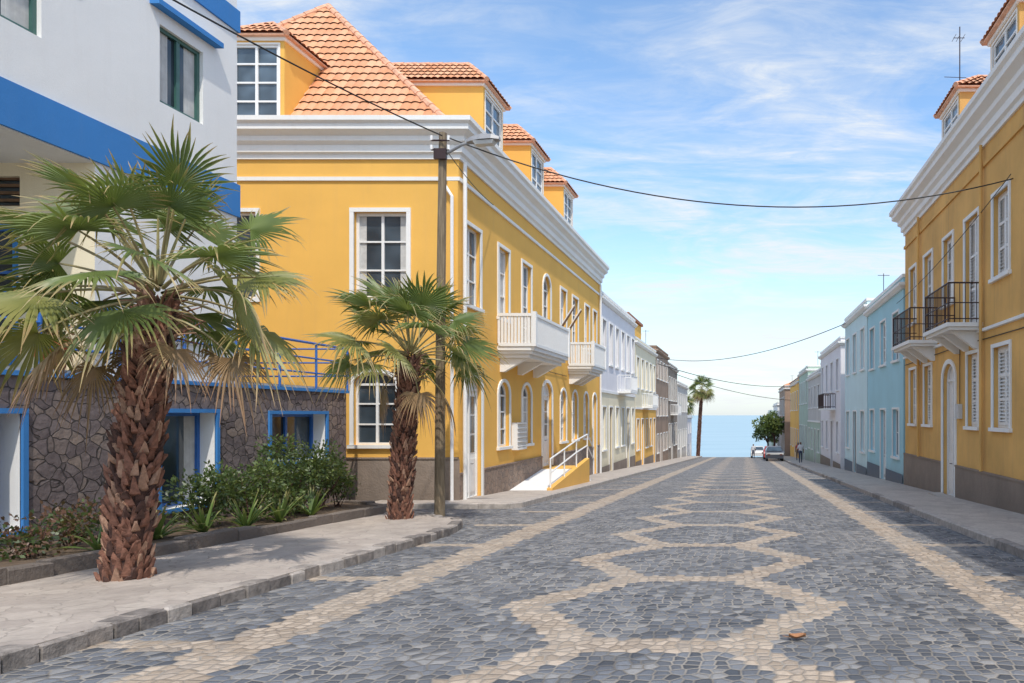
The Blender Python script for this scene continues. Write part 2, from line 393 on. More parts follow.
def tiles(mb,pts,tw=.24,th=.38,sub=5):
    pts=[Vector(p) for p in pts]; n=(pts[1]-pts[0]).cross(pts[2]-pts[0]).normalized()
    if n.z<0: n=-n
    lat=Vector((0,0,1)).cross(n).normalized(); up=n.cross(lat).normalized()
    if up.z<0: up=-up
    o=pts[0]; P2=[((p-o).dot(lat),(p-o).dot(up)) for p in pts]
    mb.poly([p-n*.03 for p in pts],'tile_under')
    u0=min(p[0] for p in P2);u1=max(p[0] for p in P2);v0=min(p[1] for p in P2);v1=max(p[1] for p in P2)
    nr=int((v1-v0)/th)+1
    for r in range(nr):
        row=clip(clip(P2,1,v0+r*th,True),1,v0+(r+1)*th,False)
        if len(row)<3: continue
        a=min(p[0] for p in row);b=max(p[0] for p in row)
        i0=int((a-u0)/tw*sub);i1=int((b-u0)/tw*sub)+1
        for i in range(i0,i1+1):
            c0=u0+i*tw/sub;c1=c0+tw/sub
            cell=clip(clip(row,0,c0,True),0,c1,False)
            if len(cell)<3: continue
            vs=[];uv=[]
            for (u,v) in cell:
                ph=((u-u0)/tw); w=.035*abs(math.sin(math.pi*ph))**.8; s=.035*(1-(v-v0-r*th)/th)
                vs.append(o+lat*u+up*v+n*(w+s)); uv.append(((i+.5)/sub,min(max((v-v0)/th,r+.001),r+.999)))
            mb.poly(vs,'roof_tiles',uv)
def ridge(mb,p,q,r=.11):
    p=Vector(p);q=Vector(q);L=(q-p).length;n=max(1,int(L/.4))
    for i in range(n):
        a=p.lerp(q,i/n);b=p.lerp(q,(i+1.08)/n if i<n-1 else 1)
        mb.tube([a,b],r*1.08,'ridge_tile',8,r*.88)
def dormer(P,T,u0,u1,z0,z1,depth,wm,rise=.75,win=None,wb=.0):
    m=.16; ww=win or (u0+m,u1-m)
    facade(P,T,u0,u1,z0-.3,z1,[O(ww[0],ww[1],z0+.22+wb,z1-.2,nx=2,nz=4,trim=.05,gl='glass_blue',tmd=.02)],wm,.07)
    W=P['walls']
    for u in(u0,u1): W.poly([T(u,0,z0-.3),T(u,-depth,z0-.3),T(u,-depth,z1),T(u,0,z1)],wm)
    P['trim'].box(T,(u0-.06,-depth,z1-.10),(u1+.06,.06,z1-.015),'white_trim')
    P['trim'].box(T,(u0-.17,-depth,z1-.013),(u1+.17,.17,z1+.03),'ridge_tile')
    v=.18;a,b=u0-v,u1+v;mid=(a+b)/2;hw=(b-a)/2;ze=z1+.04;zr=z1+rise
    E=[T(a,v,ze),T(b,v,ze),T(b,-depth-.2,ze),T(a,-depth-.2,ze)];r0=T(mid,v-hw*.9,zr);r1=T(mid,-depth-.9,zr)
    r=P['roof']
    tiles(r,[E[0],E[1],r0],.2,.3,4);tiles(r,[E[1],E[2],r1,r0],.2,.3,4);tiles(r,[E[3],E[0],r0,r1],.2,.3,4)
    ridge(r,E[0],r0,.07);ridge(r,E[1],r0,.07);ridge(r,r0,r1,.07)
CORN=[(-.2,0),(.06,0),(.06,.12),(.14,.16),(.14,.34),(.24,.42),(.24,.55),(.42,.66),(.42,.80),(.50,.86),(.50,.98),(-.3,.98)]
def prof(p,z): return [(a,b+z) for a,b in p]
def hroof(P,x0,x1,y0,y1,z,ridge_h,ry0,ry1,rx=None):
    rx=(x0+x1)/2 if rx is None else rx
    a,b,c,d=(x0,y0,z),(x1,y0,z),(x1,y1,z),(x0,y1,z);r0=(rx,ry0,z+ridge_h);r1=(rx,ry1,z+ridge_h);r=P['roof']
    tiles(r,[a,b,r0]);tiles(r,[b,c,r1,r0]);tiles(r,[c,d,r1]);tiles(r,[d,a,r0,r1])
    for p,q in((a,r0),(b,r0),(c,r1),(d,r1),(r0,r1)):ridge(r,p,q)
def railing(mb,pts,h,mat,sp=.12,r=.012,rails=(.08,),top=.025,square=False):
    for p,q in zip(pts,pts[1:]):
        p=Vector(p);q=Vector(q);L=(q-p).length
        mb.tube([p+I(0,0,h),q+I(0,0,h)],top,mat,6)
        for rr in rails: mb.tube([p+I(0,0,rr),q+I(0,0,rr)],top*.7,mat,6)
        n=max(1,round(L/sp))
        for i in range(n+1):
            a=p.lerp(q,i/n); mb.tube([a,a+I(0,0,h)],r if 0<i<n else r*1.8,mat,5,cap=False)
# ================================================================ YELLOW CORNER HOUSE
XL=-7.65;YF=18.7;YB=36.9
P=parts();T=TX(XL,1);Tf=TY(YF)
zu=(4.65,6.85)
side=[O(19.15,20.2,*zu,nz=3,gl='glass_blue'),O(21.7,22.65,*zu,nz=3,curtain=.3),O(24.0,25.0,3.95,6.85,nz=4,sill=False,gl='glass_blue'),O(26.5,27.5,3.95,6.95,arch=.5,nz=4,sill=False),
      O(29.0,29.9,*zu,curtain=.35),O(31.0,32.0,3.95,6.85,nz=4,sill=False),O(33.4,34.3,*zu),O(35.2,36.0,*zu)]
low=[O(19.15,20.3,-.78,2.7,'door',arch=.35,trim=.12,nz=3),O(21.7,22.7,.6,2.65,arch=.4),O(24.0,25.0,.6,2.65,arch=.4,curtain=.3),O(26.4,27.7,-.38,2.85,'door',arch=.45,trim=.12,nz=3),
     O(29.0,29.9,.5,2.65,arch=.4),O(31.0,31.9,.5,2.65,arch=.4),O(33.2,34.1,.5,2.65,arch=.4),O(35.1,36.0,-1.4,2.65,'door',arch=.4)]
facade(P,T,YF,YB,-3,9.0,side+low,'yellow_plaster')
fr=[O(-10.44,-9.03,4.72,7.02,nz=3,nx=2,sill=False,trim=.11,fw=.08,curtain=.12),O(-14.55,-13.05,4.72,7.02,sill=False),
    O(-10.45,-9.32,.8,2.75,arch=.3,nz=3,sill=True,trim=.1)]
facade(P,Tf,-19.5,XL,-3,9.0,fr,'yellow_plaster')
P['walls'].poly([I(-19.5,YB,-3),I(XL,YB,-3),I(XL,YB,9),I(-19.5,YB,9)],'yellow_plaster')
P['walls'].poly([I(-19.5,YB,-3),I(-19.5,YF,-3),I(-19.5,YF,9),I(-19.5,YB,9)],'yellow_plaster')
doors=[o for o in low if o['k']=='door']
dh=[O(o['a']-.12,o['b']+.12,-4,o['d'],'hole') for o in doors]
facade({'walls':P['trim']},off(T,.05),YF-.05,YB,-3,0,dh,'plinth_cladding',.05)
facade({'walls':P['trim']},off(Tf,.05),-19.5,XL+.05,-3,.42,[],'grey_plinth',.05)
P['trim'].box(Tf,(-19.5,-.01,.423),(XL,.075,.47),'grey_plinth')
e=YF
for o in doors+[dict(a=YB+.12,b=YB+.12)]:
    P['trim'].box(T,(e,-.01,.003),(o['a']-.12,.07,.05),'plinth_cladding'); e=o['b']+.12
path=[(-19.5,YF),(XL,YF),(XL,YB)]
sweep(P['trim'],path,prof(CORN,8.42),'white_trim')
sweep(P['trim'],path,prof([(-.05,0),(.05,0),(.05,.1),(-.05,.1)],7.85),'white_trim')
P['trim'].box(I,(XL-.28,YF-.045,.48),(XL-.003,YF+.0,7.84),'yellow_plaster')
P['trim'].tube([I(XL+.10,YF+.18,8.4),I(XL+.10,YF+.18,-.75)],.055,'white_wood',8)
P['trim'].tube([I(XL-.45,YF-.10,8.4),I(XL-.45,YF-.10,7.9),I(XL-.12,YF-.14,7.4),I(XL-.12,YF-.14,-.7)],.045,'white_wood',8)
P['trim'].tube([I(XL+.10,YB-.3,8.4),I(XL+.10,YB-.3,-1.5)],.055,'white_wood',8)
hroof(P,-19.2,-7.95,18.98,36.6,9.42,5.6,23.0,32.5,-13.7)
dormer(P,TY(19.0),-14.05,-12.5,9.4,11.85,2.6,'yellow_plaster')
for y in(21.4,26.1,30.8): dormer(P,TX(-8.0,1),y,y+1.75,9.4,11.75,3.6,'yellow_plaster',rise=1.0)
b=MB()
def wbalc(y0,y1,x=-6.5,zf=3.72):
    b.box(I,(XL-.02,y0,zf-.12),(x,y1,zf),'white_trim'); b.box(I,(XL-.02,y0+.06,zf-.22),(x-.08,y1-.06,zf-.123),'white_trim'); b.box(I,(XL-.02,y0+.14,zf-.34),(x-.2,y1-.14,zf-.223),'white_trim')
    for yy in(y0+.25,(y0+y1)/2-.1,y1-.45):
        b.hexa([I(XL,yy,2.95),I(XL+.12,yy,2.95),I(XL+.12,yy+.2,2.95),I(XL,yy+.2,2.95),I(XL,yy,zf-.345),I(x-.3,yy,zf-.345),I(x-.3,yy+.2,zf-.345),I(XL,yy+.2,zf-.345)],'white_trim')
    zt=zf+1.02
    for a,c in(((XL,y0),(x,y0)),((x,y0),(x,y1)),((x,y1),(XL,y1))):
        p=Vector((*a,0));q=Vector((*c,0));L=(q-p).length;d=(q-p).normalized();nn=Vector((-d.y,d.x,0))
        def TT(u,w,z): return p+d*u+nn*w+Vector((0,0,z))
        b.box(TT,(0.05,-.05,zt-.09),(L-.05,.05,zt),'white_wood');b.box(TT,(.05,-.035,zf+.003),(L-.05,.035,zf+.1),'white_wood')
        n=int(L/.11)
        for i in range(n+1):
            u=.06+(L-.12)*i/n; b.box(TT,(u-.035,-.025,zf+.1),(u+.035,.025,zt-.09),'white_wood')
    for cx,cy in((x,y0),(x,y1)): b.box(I,(cx-.07,cy-.07,zf+.001),(cx+.07,cy+.07,zt+.05),'white_wood')
wbalc(21.6,25.7);wbalc(30.2,32.7,-6.55)
P['balconies']=b
r=MB()
z1=-.42
r.hexa([I(XL+.05,22.6,-2.4),I(-6.4,22.6,-2.4),I(-6.4,26.2,-2.4),I(XL+.05,26.2,-2.4),I(XL+.05,22.6,gz(22.6)+.14),I(-6.4,22.6,gz(22.6)+.14),I(-6.4,26.2,z1),I(XL+.05,26.2,z1)],'white_plaster')
r.box(I,(XL+.05,26.203,-2.6),(-6.4,28.0,z1+.002),'yellow_plaster')
for i in range(4): r.box(I,(XL+.05,28.0+i*.3+.002,-2.8),(-6.4,28.3+i*.3,z1-.17*(i+1)),'white_plaster')
r.hexa([I(-6.4+.003,22.6,-2.4),I(-6.22,22.6,-2.4),I(-6.22,28.0,-2.4),I(-6.397,28.0,-2.4),I(-6.397,22.6,gz(22.6)+.2),I(-6.22,22.6,gz(22.6)+.2),I(-6.22,28,z1+.3),I(-6.397,28,z1+.3)],'yellow_plaster')
pp=[I(-6.31,22.7,gz(22.7)+.2),I(-6.31,26.2,-.3),I(-6.31,28.0,-.12),I(-6.31,29.2,-.75)]
for a,c in zip(pp,pp[1:]):
    for hh in(.5,.95): r.tube([a+I(0,0,hh),c+I(0,0,hh)],.028,'white_wood',6)
for a in pp+[pp[0].lerp(pp[1],.5)]: r.tube([a-I(0,0,.1),a+I(0,0,.95)],.028,'white_wood',6)
P['entrance_ramp']=r
g=MB()
g.box(T,(22.95,.0,.45),(23.85,.22,.52),'white_wood')
for i in range(8): g.box(T,(22.95+i*.122,.15,.52),(22.99+i*.122,.19,1.35),'white_wood')
for i in range(6): g.box(T,(22.95,.19,.55+i*.15),(23.85,.215,.59+i*.15),'white_wood')
for u in(22.95,23.81): g.box(T,(u,.003,.52),(u+.04,.148,1.35),'white_wood')
for u in(27.3,28.4):
    a=T(u,0,4.3);c=T(u,1.0,5.9); g.tube([a,c],.03,'white_wood',6); g.tube([a.lerp(c,.3)+I(.05,0,0),a.lerp(c,.96)+I(.05,0,0)],.05,'brown_wood',6,.03)
    g.box(T,(u-.06,0.003,4.2),(u+.06,.08,4.4),'cast_iron')
g.tube([T(18.8,.03,3.46),T(20.9,.03,3.42),T(21.5,.03,3.40)],.012,'wire_black',5)
g.tube([T(26.0,.03,3.30),T(29.9,.03,3.26)],.012,'wire_black',5)
P['wall_fittings']=g
group('yellow_house',(-13.5,27.8,-1),P)
# ================================================================ WHITE & BLUE HOUSE WITH TERRACE
XW=-9.8
P=parts();T=TX(XW,1);y0,y1,yr=2.0,13.5,10.55
facade(P,T,y0,y1,5.4,11.2,[O(5.6,6.9,6.85,8.15,trim=0,frame='green_frame',nz=1,curtain=.3),O(8.55,9.75,6.85,8.15,trim=0,frame='green_frame',nz=1,curtain=.3),O(11.72,12.66,6.85,8.15,trim=0,frame='green_frame',nz=1,curtain=.25)],'white_plaster',.12)
facade(P,T,yr,y1,2.2,5.4,[],'white_plaster')
facade(P,TY(yr),-14,XW,2.2,5.4,[O(-11.6,-10.93,4.75,5.2,trim=0,k='win',nx=1,nz=4,frame='brown_wood',fw=.03),O(-11.9,-11.0,2.4,4.45,trim=.05,tm='blue_paint',frame='blue_iron',sill=False)],'cream_plaster',.12)
W=P['walls']
W.poly([I(XW,y0,5.4),I(XW,yr,5.4),I(-14,yr,5.4),I(-14,y0,5.4)],'white_plaster')
W.poly([I(-14,y0,2.2),I(-14,yr,2.2),I(-14,yr,5.4),I(-14,y0,5.4)],'cream_plaster')
W.poly([I(XW,y0,5.4),I(-18,y0,5.4),I(-18,y0,11.2),I(XW,y0,11.2)],'white_plaster')
W.poly([I(XW,y1,2.2),I(-18,y1,2.2),I(-18,y1,11.2),I(XW,y1,11.2)],'white_plaster')
W.poly([I(-18,y0,2.2),I(-18,y1,2.2),I(-18,y1,11.2),I(-18,y0,11.2)],'white_plaster')
P['roof'].poly([I(XW,y0,11.2),I(XW,y1,11.2),I(-18,y1,11.2),I(-18,y0,11.2)],'terrace_concrete')
sweep(P['trim'],[(XW,y0),(XW,y1),(-10.2,y1)],prof([(-.02,0),(.04,0),(.04,.62),(-.02,.62)],5.42),'blue_paint')
sweep(P['trim'],[(XW,y0),(XW,y1),(-10.2,y1)],prof([(-.02,0),(.04,0),(.04,.42),(-.02,.42)],8.98),'blue_paint')
for a,c in((5.4,7.1),(8.35,9.95),(11.52,12.95)): P['trim'].box(T,(a,-.01,8.38),(c,.16,8.47),'blue_paint')
yt=17.2
sw=[O(9.0,9.47,.05,1.62,trim=.07,tm='blue_paint',frame='blue_iron',nz=1,sill=False),O(11.72,12.95,.0,1.64,trim=.07,tm='blue_paint',frame='blue_iron',nz=1,nx=1,sill=False,curtain=.2),O(14.45,16.35,.6,1.62,trim=.07,tm='blue_paint',frame='blue_iron',nz=1,sill=False)]
P2={'walls':P['walls'],'windows':P['windows'],'trim':P['trim'],'doors':P['doors']}
facade(P2,T,y0,yt,-2,2.13,sw,'flagstone_cladding',.34,rev='white_plaster')
W.poly([I(XW,yt,-2),I(-18,yt,-2),I(-18,yt,2.13),I(XW,yt,2.13)],'flagstone_cladding')
P['trim'].box(I,(-18,y0,2.133),(XW+.05,yt+.05,2.2),'blue_paint'); P['trim'].box(I,(-18,y0,2.203),(XW-.02,yt,2.25),'terrace_concrete')
rl=MB()
for hh in(.35,.68,1.02): rl.tube([I(XW+.03,y0,2.2+hh),I(XW+.03,yt,2.2+hh)],.022 if hh<1 else .03,'blue_iron',6);rl.tube([I(XW+.03,yt,2.2+hh),I(-18,yt,2.2+hh)],.022,'blue_iron',6)
yy=yt
while yy>y0: rl.tube([I(XW+.03,yy,2.2),I(XW+.03,yy,3.22)],.026,'blue_iron',6); yy-=1.25
P['railing']=rl
group('white_blue_house',(-13.5,8,-.5),P)
pt=MB();c=I(-9.93,10.02,2.25)
pt.tube([c,c+I(0,0,.34)],.14,'terracotta',16,.2);pt.tube([c+I(0,0,.34),c+I(0,0,.42)],.225,'terracotta',16,.225)
pl=MB()
def leaf(mb,p,d,n,L,w,mat):
    s=d.cross(n).normalized()*w
    mb.poly([p,p+d*L*.5+s,p+d*L,p+d*L*.5-s],mat,[(0,.2),(0,.5),(0,.75),(0,.5)])
def rv():
    while True:
        v=Vector((R.uniform(-1,1),R.uniform(-1,1),R.uniform(-1,1)))
        if .05<v.length<1: return v
for i in range(260):
    q=c+I(0,0,.6)+rv()*.22; leaf(pl,q,rv().normalized(),rv().normalized(),.09,.02,R.choice(['shrub_leaf','shrub_light','palm_dry']))
for i in range(14):
    a=R.uniform(0,6.28);pl.tube([c+I(0,0,.4),c+I(math.cos(a)*.12,math.sin(a)*.12,.6)],.006,'petiole',4)
group('potted_plant',tuple(c),{'pot':pt,'leaves':pl})
# ================================================================ RIGHT OCHRE HOUSE
XR=5.95
P=parts();T=TX(XR,-1)
up=[];lo=[]
def rr(a,b,k='shut',zb=4.85): up.append(O(a,b,zb,6.8,k,nz=4,sill=(zb>4.5),trim=.09,frame='shutter_wood'))
rr(15.75,16.75);rr(17.8,18.9,'shut',3.95);rr(20.0,20.95);rr(22.2,23.2,'shut',3.95);rr(24.3,25.2);rr(11,12.1,'shut',3.95);rr(13.3,14.3);rr(8.6,9.6)
lo=[O(15.7,16.75,1.3,3.2,'shut',trim=.09,frame='shutter_wood'),O(17.8,18.7,1.3,3.2,'shut',trim=.09,frame='shutter_wood'),O(19.8,21.0,-.82,3.1,'door',arch=.45,trim=.13,nz=1,frame='shutter_wood',dmat='shutter_wood'),
    O(22.3,23.2,1.3,3.2,'shut',trim=.09,frame='shutter_wood'),O(24.3,25.2,1.3,3.2,'shut',trim=.09,frame='shutter_wood'),O(13.2,14.2,1.3,3.2,'shut',trim=.09,frame='shutter_wood'),O(10.5,11.8,-.4,3.1,'door',arch=.45)]
facade(P,T,2,26,-3,8.9,up+lo,'ochre_plaster')
P['walls'].poly([I(XR,26,-3),I(14,26,-3),I(14,26,8.9),I(XR,26,8.9)],'ochre_plaster')
P['walls'].poly([I(XR,2,-3),I(14,2,-3),I(14,2,8.9),I(XR,2,8.9)],'ochre_plaster')
dr=[o for o in lo if o['k']=='door']
facade({'walls':P['trim']},off(T,.05),2,26.05,-3,.15,[O(o['a']-.13,o['b']+.13,-4,o['d'],'hole') for o in dr],'grey_plinth',.05)
e=2.0
for o in sorted(dr,key=lambda o:o['a'])+[dict(a=26.13,b=0)]:
    P['trim'].box(T,(e,-.01,.153),(o['a']-.13,.07,.2),'grey_plinth'); e=o['b']+.13
path=[(14,26),(XR,26),(XR,2)]
sweep(P['trim'],path,prof(CORN,8.25),'white_trim')
sweep(P['trim'],path,prof([(-.05,0),(.05,0),(.05,.1),(-.05,.1)],7.75),'ochre_plaster')
sweep(P['trim'],path,prof([(-.05,0),(.07,.02),(.07,.09),(-.05,.13)],3.66),'white_trim')
for u in(16.9,23.7): P['trim'].tube([T(u+.5 if u<20 else u,.09,8.3),T(u+.5 if u<20 else u,.09,.2)],.045,'ochre_plaster',8)
hroof(P,6.2,14.0,3,25.8,9.25,3.6,7,22)
for y in(11.7,16.2,20.7): dormer(P,TX(6.35,-1),y,y+1.9,9.3,11.25,2.6,'ochre_plaster',rise=.8)
b=MB()
def ib(y0,y1,zf=3.92,x=5.05):
    b.box(I,(x,y0,zf-.1),(XR+.02,y1,zf),'white_trim');b.box(I,(x+.08,y0+.06,zf-.18),(XR+.02,y1-.06,zf-.103),'white_trim')
    for yy in(y0+.3,(y0+y1)/2-.08,y1-.5): b.hexa([I(XR-.1,yy,3.3),I(XR,yy,3.3),I(XR,yy+.16,3.3),I(XR-.1,yy+.16,3.3),I(x+.2,yy,zf-.183),I(XR,yy,zf-.183),I(XR,yy+.16,zf-.183),I(x+.2,yy+.16,zf-.183)],'white_trim')
    railing(b,[I(XR,y0+.06,zf),I(x+.06,y0+.06,zf),I(x+.06,y1-.06,zf),I(XR,y1-.06,zf)],1.0,'black_iron',.13,.011,(.1,.5),.022)
ib(17.5,19.9);ib(21.6,24.2);ib(10.6,12.5)
P['balconies']=b
P['step']=MB();P['step'].box(I,(5.5,19.75,-1.2),(XR-.06,21.05,-.72),'concrete')
g=MB();g.tube([T(12.6,.03,3.5),T(15,.03,3.46),T(19.5,.03,3.5),T(25.9,.03,3.44)],.013,'wire_black',5);g.tube([T(19.3,.03,3.48),T(19.3,.03,1.9)],.011,'wire_black',5);g.box(T,(19.15,.003,1.5),(19.45,.12,1.9),'grey_plaster')
P['wall_fittings']=g
group('ochre_house',(10,14,-.6),P)
an=MB();a0=I(6.75,22.0,11.7)
an.tube([a0,a0+I(0,0,2.1)],.018,'black_iron',6)
an.tube([a0+I(-.2,0,1.75),a0+I(.15,0,1.75)],.012,'black_iron',5)
for k in(-.18,-.05,.1): an.tube([a0+I(k,-.22,1.75),a0+I(k,.22,1.75)],.008,'black_iron',4)
an.tube([a0+I(-.5,-.05,.5),a0+I(.2,0,.5)],.01,'black_iron',4)
group('tv_antenna',tuple(a0),{'mast':an})
# ================================================================ generic row houses
def row(name,side,y0,y1,ztop,wm,nb,floors,plinth=None,X=None,cornice='white_trim',wk='win',lower=None,dep=9,shutter=None,parapet=.35,ph=.15,balc=None,tiled=False):
    X=(XL if side<0 else XR) if X is None else X
    P=parts();T=TX(X,1 if side<0 else -1);ops=[];bw=(y1-y0)/nb
    g=gz((y0+y1)/2)
    fh=(ztop-.5-g)/floors
    for f in range(floors):
        for i in range(nb):
            cu=y0+bw*(i+.5);w=min(.55,bw*.25)
            if f==0 and i%3==1: ops.append(O(cu-w,cu+w,gz(cu)+.12,g+fh*.82,'door',nz=1,trim=.08,frame='brown_wood' if R.random()<.5 else 'white_wood',dmat=R.choice(['brown_wood','white_wood','blue_iron'])))
            else: ops.append(O(cu-w,cu+w,g+f*fh+fh*.33,g+f*fh+fh*.82,R.choice(['win','win','shut']) if wk=='mix' else wk,trim=.08,nz=2))
    if lower:
        zl=g+fh
        ol=[o for o in ops if o['d']<zl];ou=[o for o in ops if o['c']>=zl]
        facade(P,T,y0,y1,-18,zl,ol,lower);facade(P,T,y0,y1,zl,ztop,ou,wm)
        P['trim'].box(T,(y0,-.01,zl-.07),(y1,.06,zl+.07),cornice)
    else: facade(P,T,y0,y1,-18,ztop,ops,wm)
    s=-1 if side<0 else 1
    xb=X+s*dep
    for y in(y0,y1): P['walls'].poly([I(X,y,-18),I(xb,y,-18),I(xb,y,ztop),I(X,y,ztop)],wm)
    P['walls'].poly([I(xb,y0,-18),I(xb,y1,-18),I(xb,y1,ztop),I(xb,y0,ztop)],wm)
    P['roof'].poly([I(X,y0,ztop-.2),I(X,y1,ztop-.2),I(xb,y1,ztop-.2),I(xb,y0,ztop-.2)],'terrace_concrete')
    pa=[(xb,y0),(X,y0),(X,y1)] if side<0 else [(xb,y1),(X,y1),(X,y0),(xb,y0)]
    sweep(P['trim'],pa,prof([(-.1,0),(.08,0),(.2,.12),(.2,.22),(-.1,.22)],ztop-parapet-.1),cornice)
    sweep(P['trim'],pa,prof([(-.1,0),(.05,0),(.05,.12),(-.1,.12)],ztop-.02),cornice)
    if plinth:
        ds=sorted([o for o in ops if o['k']=='door'],key=lambda o:o['a'])
        facade({'walls':P['trim']},off(T,.04),y0,y1,-18,g+ph+.5,[O(o['a']-.08,o['b']+.08,-19,o['d'],'hole') for o in ds],plinth,.04)
    if balc:
        zb=g+fh+.15; xo=X+(.8 if side<0 else -.8); B=MB(); B.box(I,(min(X,xo),balc[0],zb-.12),(max(X,xo),balc[1],zb),'white_trim')
        railing(B,[I(X,balc[0]+.05,zb),I(xo,balc[0]+.05,zb),I(xo,balc[1]-.05,zb),I(X,balc[1]-.05,zb)],.95,'black_iron' if side>0 else 'white_wood',.16,.018,(.1,),.03); P['balcony']=B
    if tiled:
        hroof(P,min(X,xb)-.1,max(X,xb)+.1,y0+.01,y1-.01,ztop+.1,2.0,y0+2.5,y1-2.5)
    cx=X+s*2.2;cy=(y0+y1)/2
    P['roof'].tube([I(cx,cy,ztop-.2),I(cx,cy,ztop+.75)],.45,'grey_plaster',12)
    P['roof'].tube([I(X+s*1.1,y0+1.5,ztop-.2),I(X+s*1.1,y0+1.5,ztop+1.6)],.02,'black_iron',5)
    P['roof'].tube([I(X+s*1.1-.3,y0+1.5,ztop+1.5),I(X+s*1.1+.3,y0+1.5,ztop+1.5)],.015,'black_iron',5)
    return P,(X+s*4,(y0+y1)/2,g)
def rowh(name,*a,**k):
    P,l=row(name,*a,**k);group(name,l,P)
P,l=row('x',-1,37.0,48.6,8.1,'lavender_plaster',6,2,plinth='grey_plinth',lower='cream_plaster',balc=(42,44.5))
P['roof'].box(I,(-8.6,37.5,8),(-8.0,38.3,9.3),'brown_plaster');P['roof'].box(I,(-8.7,37.4,9.303),(-7.9,38.4,9.4),'brown_plaster')
group('lavender_house',l,P)
P,l=row('x',-1,48.8,60,7.0,'cream_plaster',5,2,plinth='grey_plinth',balc=(52,55),lower='yellow_plaster')
P['walls'].box(I,(-13,51,6.7),(-8.6,58,8.9),'yellow_plaster');P['roof'].box(I,(-13.1,50.9,8.903),(-8.45,58.1,9.1),'tile_under')
group('cream_house',l,P)
rowh('brown_townhouse',-1,60.2,69.5,7.5,'brown_plaster',4,3,cornice='brown_plaster')
rowh('stone_townhouse',-1,69.7,79,6.8,'dark_rubble',4,2,cornice='grey_plaster',balc=(72,75))
rowh('pale_townhouse',-1,79.2,93,5.4,'grey_plaster',5,2)
rowh('seafront_house',-1,97,118,1.5,'lavender_plaster',5,2,X=-9)
rowh('blue_house',1,26.3,33.9,6.8,'sky_blue_plaster',3,2,plinth='navy_plinth',wk='mix')
rowh('pale_blue_house',1,34.1,41.6,7.2,'pale_blue_plaster',3,2,plinth='navy_plinth',wk='mix')
rowh('white_townhouse',1,43.5,55,6.4,'lavender_plaster',4,2,plinth='grey_plinth',balc=(46,49))
rowh('grey_townhouse',1,55.2,66,5.2,'grey_plaster',4,2,tiled=False,lower='greenish_plaster')
rowh('green_townhouse',1,66.2,77,6.2,'greenish_plaster',4,2)
rowh('yellow_townhouse',1,77.2,92,5.6,'yellow_plaster',4,2,tiled=True)
rowh('brown_townhouse',1,95,110,5.5,'brown_plaster',4,2,X=5.4,tiled=True)
rowh('white_townhouse',1,112,128,3.5,'white_plaster',4,3,X=5.2)
rowh('green_townhouse',1,130,150,2.5,'greenish_plaster',4,3,X=5.0)
# ================================================================ ground, road, pavements, sea
def sheet(name,x0,x1,ys,dz,mat,zf=gz):
    mb=MB()
    for a,b_ in zip(ys,ys[1:]): mb.poly([I(x0,a,zf(a)+dz),I(x1,a,zf(a)+dz),I(x1,b_,zf(b_)+dz),I(x0,b_,zf(b_)+dz)],mat)
    return mb.build(name)
sheet('ground',-400,400,[-80,0,93,300,420],-.03,'earth')
sheet('road',-14,6.2,[-20,0,50,93,150,300],0,'cobblestone')
s=MB();s.poly([I(-30000,262,-28),I(30000,262,-28),I(30000,60000,-28),I(-30000,60000,-28)],'sea_water');s.build('sea')
H=.13
def slab(name,pts,mat,h=H,side='concrete'):
    mb=MB();n=len(pts);mb.poly([I(x,y,gz(y)+h) for x,y in pts],mat)
    for i in range(n):
        (x,y),(u,v)=pts[i],pts[(i+1)%n];mb.poly([I(x,y,gz(y)-.2),I(u,v,gz(v)-.2),I(u,v,gz(v)+h),I(x,y,gz(y)+h)],side)
    return mb
def kerb(path,w,h,L,mats,jit=.012,gap=.012):
    mb=MB();pts=[Vector((*p,0)) for p in path]
    for p,q in zip(pts,pts[1:]):
        d=(q-p);LL=d.length;d.normalize();n=Vector((-d.y,d.x,0));u=0
        while u<LL-.02:
            l=min(L*R.uniform(.7,1.35),LL-u)
            if LL-u-l<.1:l=LL-u
            a=u+gap/2;c=u+l-gap/2;u+=l
            j=lambda:R.uniform(-jit,jit)
            wo=w+j();hh=h+j();fo=j()*.8
            cs=[]
            for uu,ww in((a,fo),(c,fo),(c,wo),(a,wo)):
                b0=p+d*uu+n*ww;cs.append(I(b0.x,b0.y,gz(b0.y)-.1))
            ins=.018
            mid=[];top=[]
            for (uu,ww),(su,sw) in zip(((a,fo),(c,fo),(c,wo),(a,wo)),((1,1),(-1,1),(-1,-1),(1,-1))):
                b0=p+d*uu+n*ww;mid.append(I(b0.x,b0.y,gz(b0.y)+hh-ins))
                b0=p+d*(uu+su*ins)+n*(ww+sw*ins);top.append(I(b0.x,b0.y,gz(b0.y)+hh+j()*.4))
            m=R.choice(mats)
            for k in range(4):
                kk=(k+1)%4;mb.poly([cs[k],cs[kk],mid[kk],mid[k]],m);mb.poly([mid[k],mid[kk],top[kk],top[k]],m)
            mb.poly(top,m)
    return mb
kp=[(-5.2,-6),(-5.2,11.8)]
for i in range(1,8):
    a=i/7*math.pi/2; kp.append((-5.2-1.0*(1-math.cos(a)),11.8+2.6*math.sin(a)))
kp+= [(-6.9,15.2),(-7.9,15.9)]
inner=[(x-.04,y-(.03 if y>12 else 0)) for x,y in kp]
group('pavement',(-6.5,5,-.2),{'paving':slab('p',[(-7.9,-6)]+inner,'paving_slabs',side='mortar'),'kerb':kerb([(x,y) for x,y in kp],.2,H+.006,.30,['kerb_dark','kerb_mid','kerb_dark','kerb_mid','kerb_light'],.018,.02)})
p2=[(-9.7,18.69),(-9.7,17.55),(-5.93,17.55),(-5.75,17.93),(-5.75,93),(-7.7,93),(-7.7,18.69)]
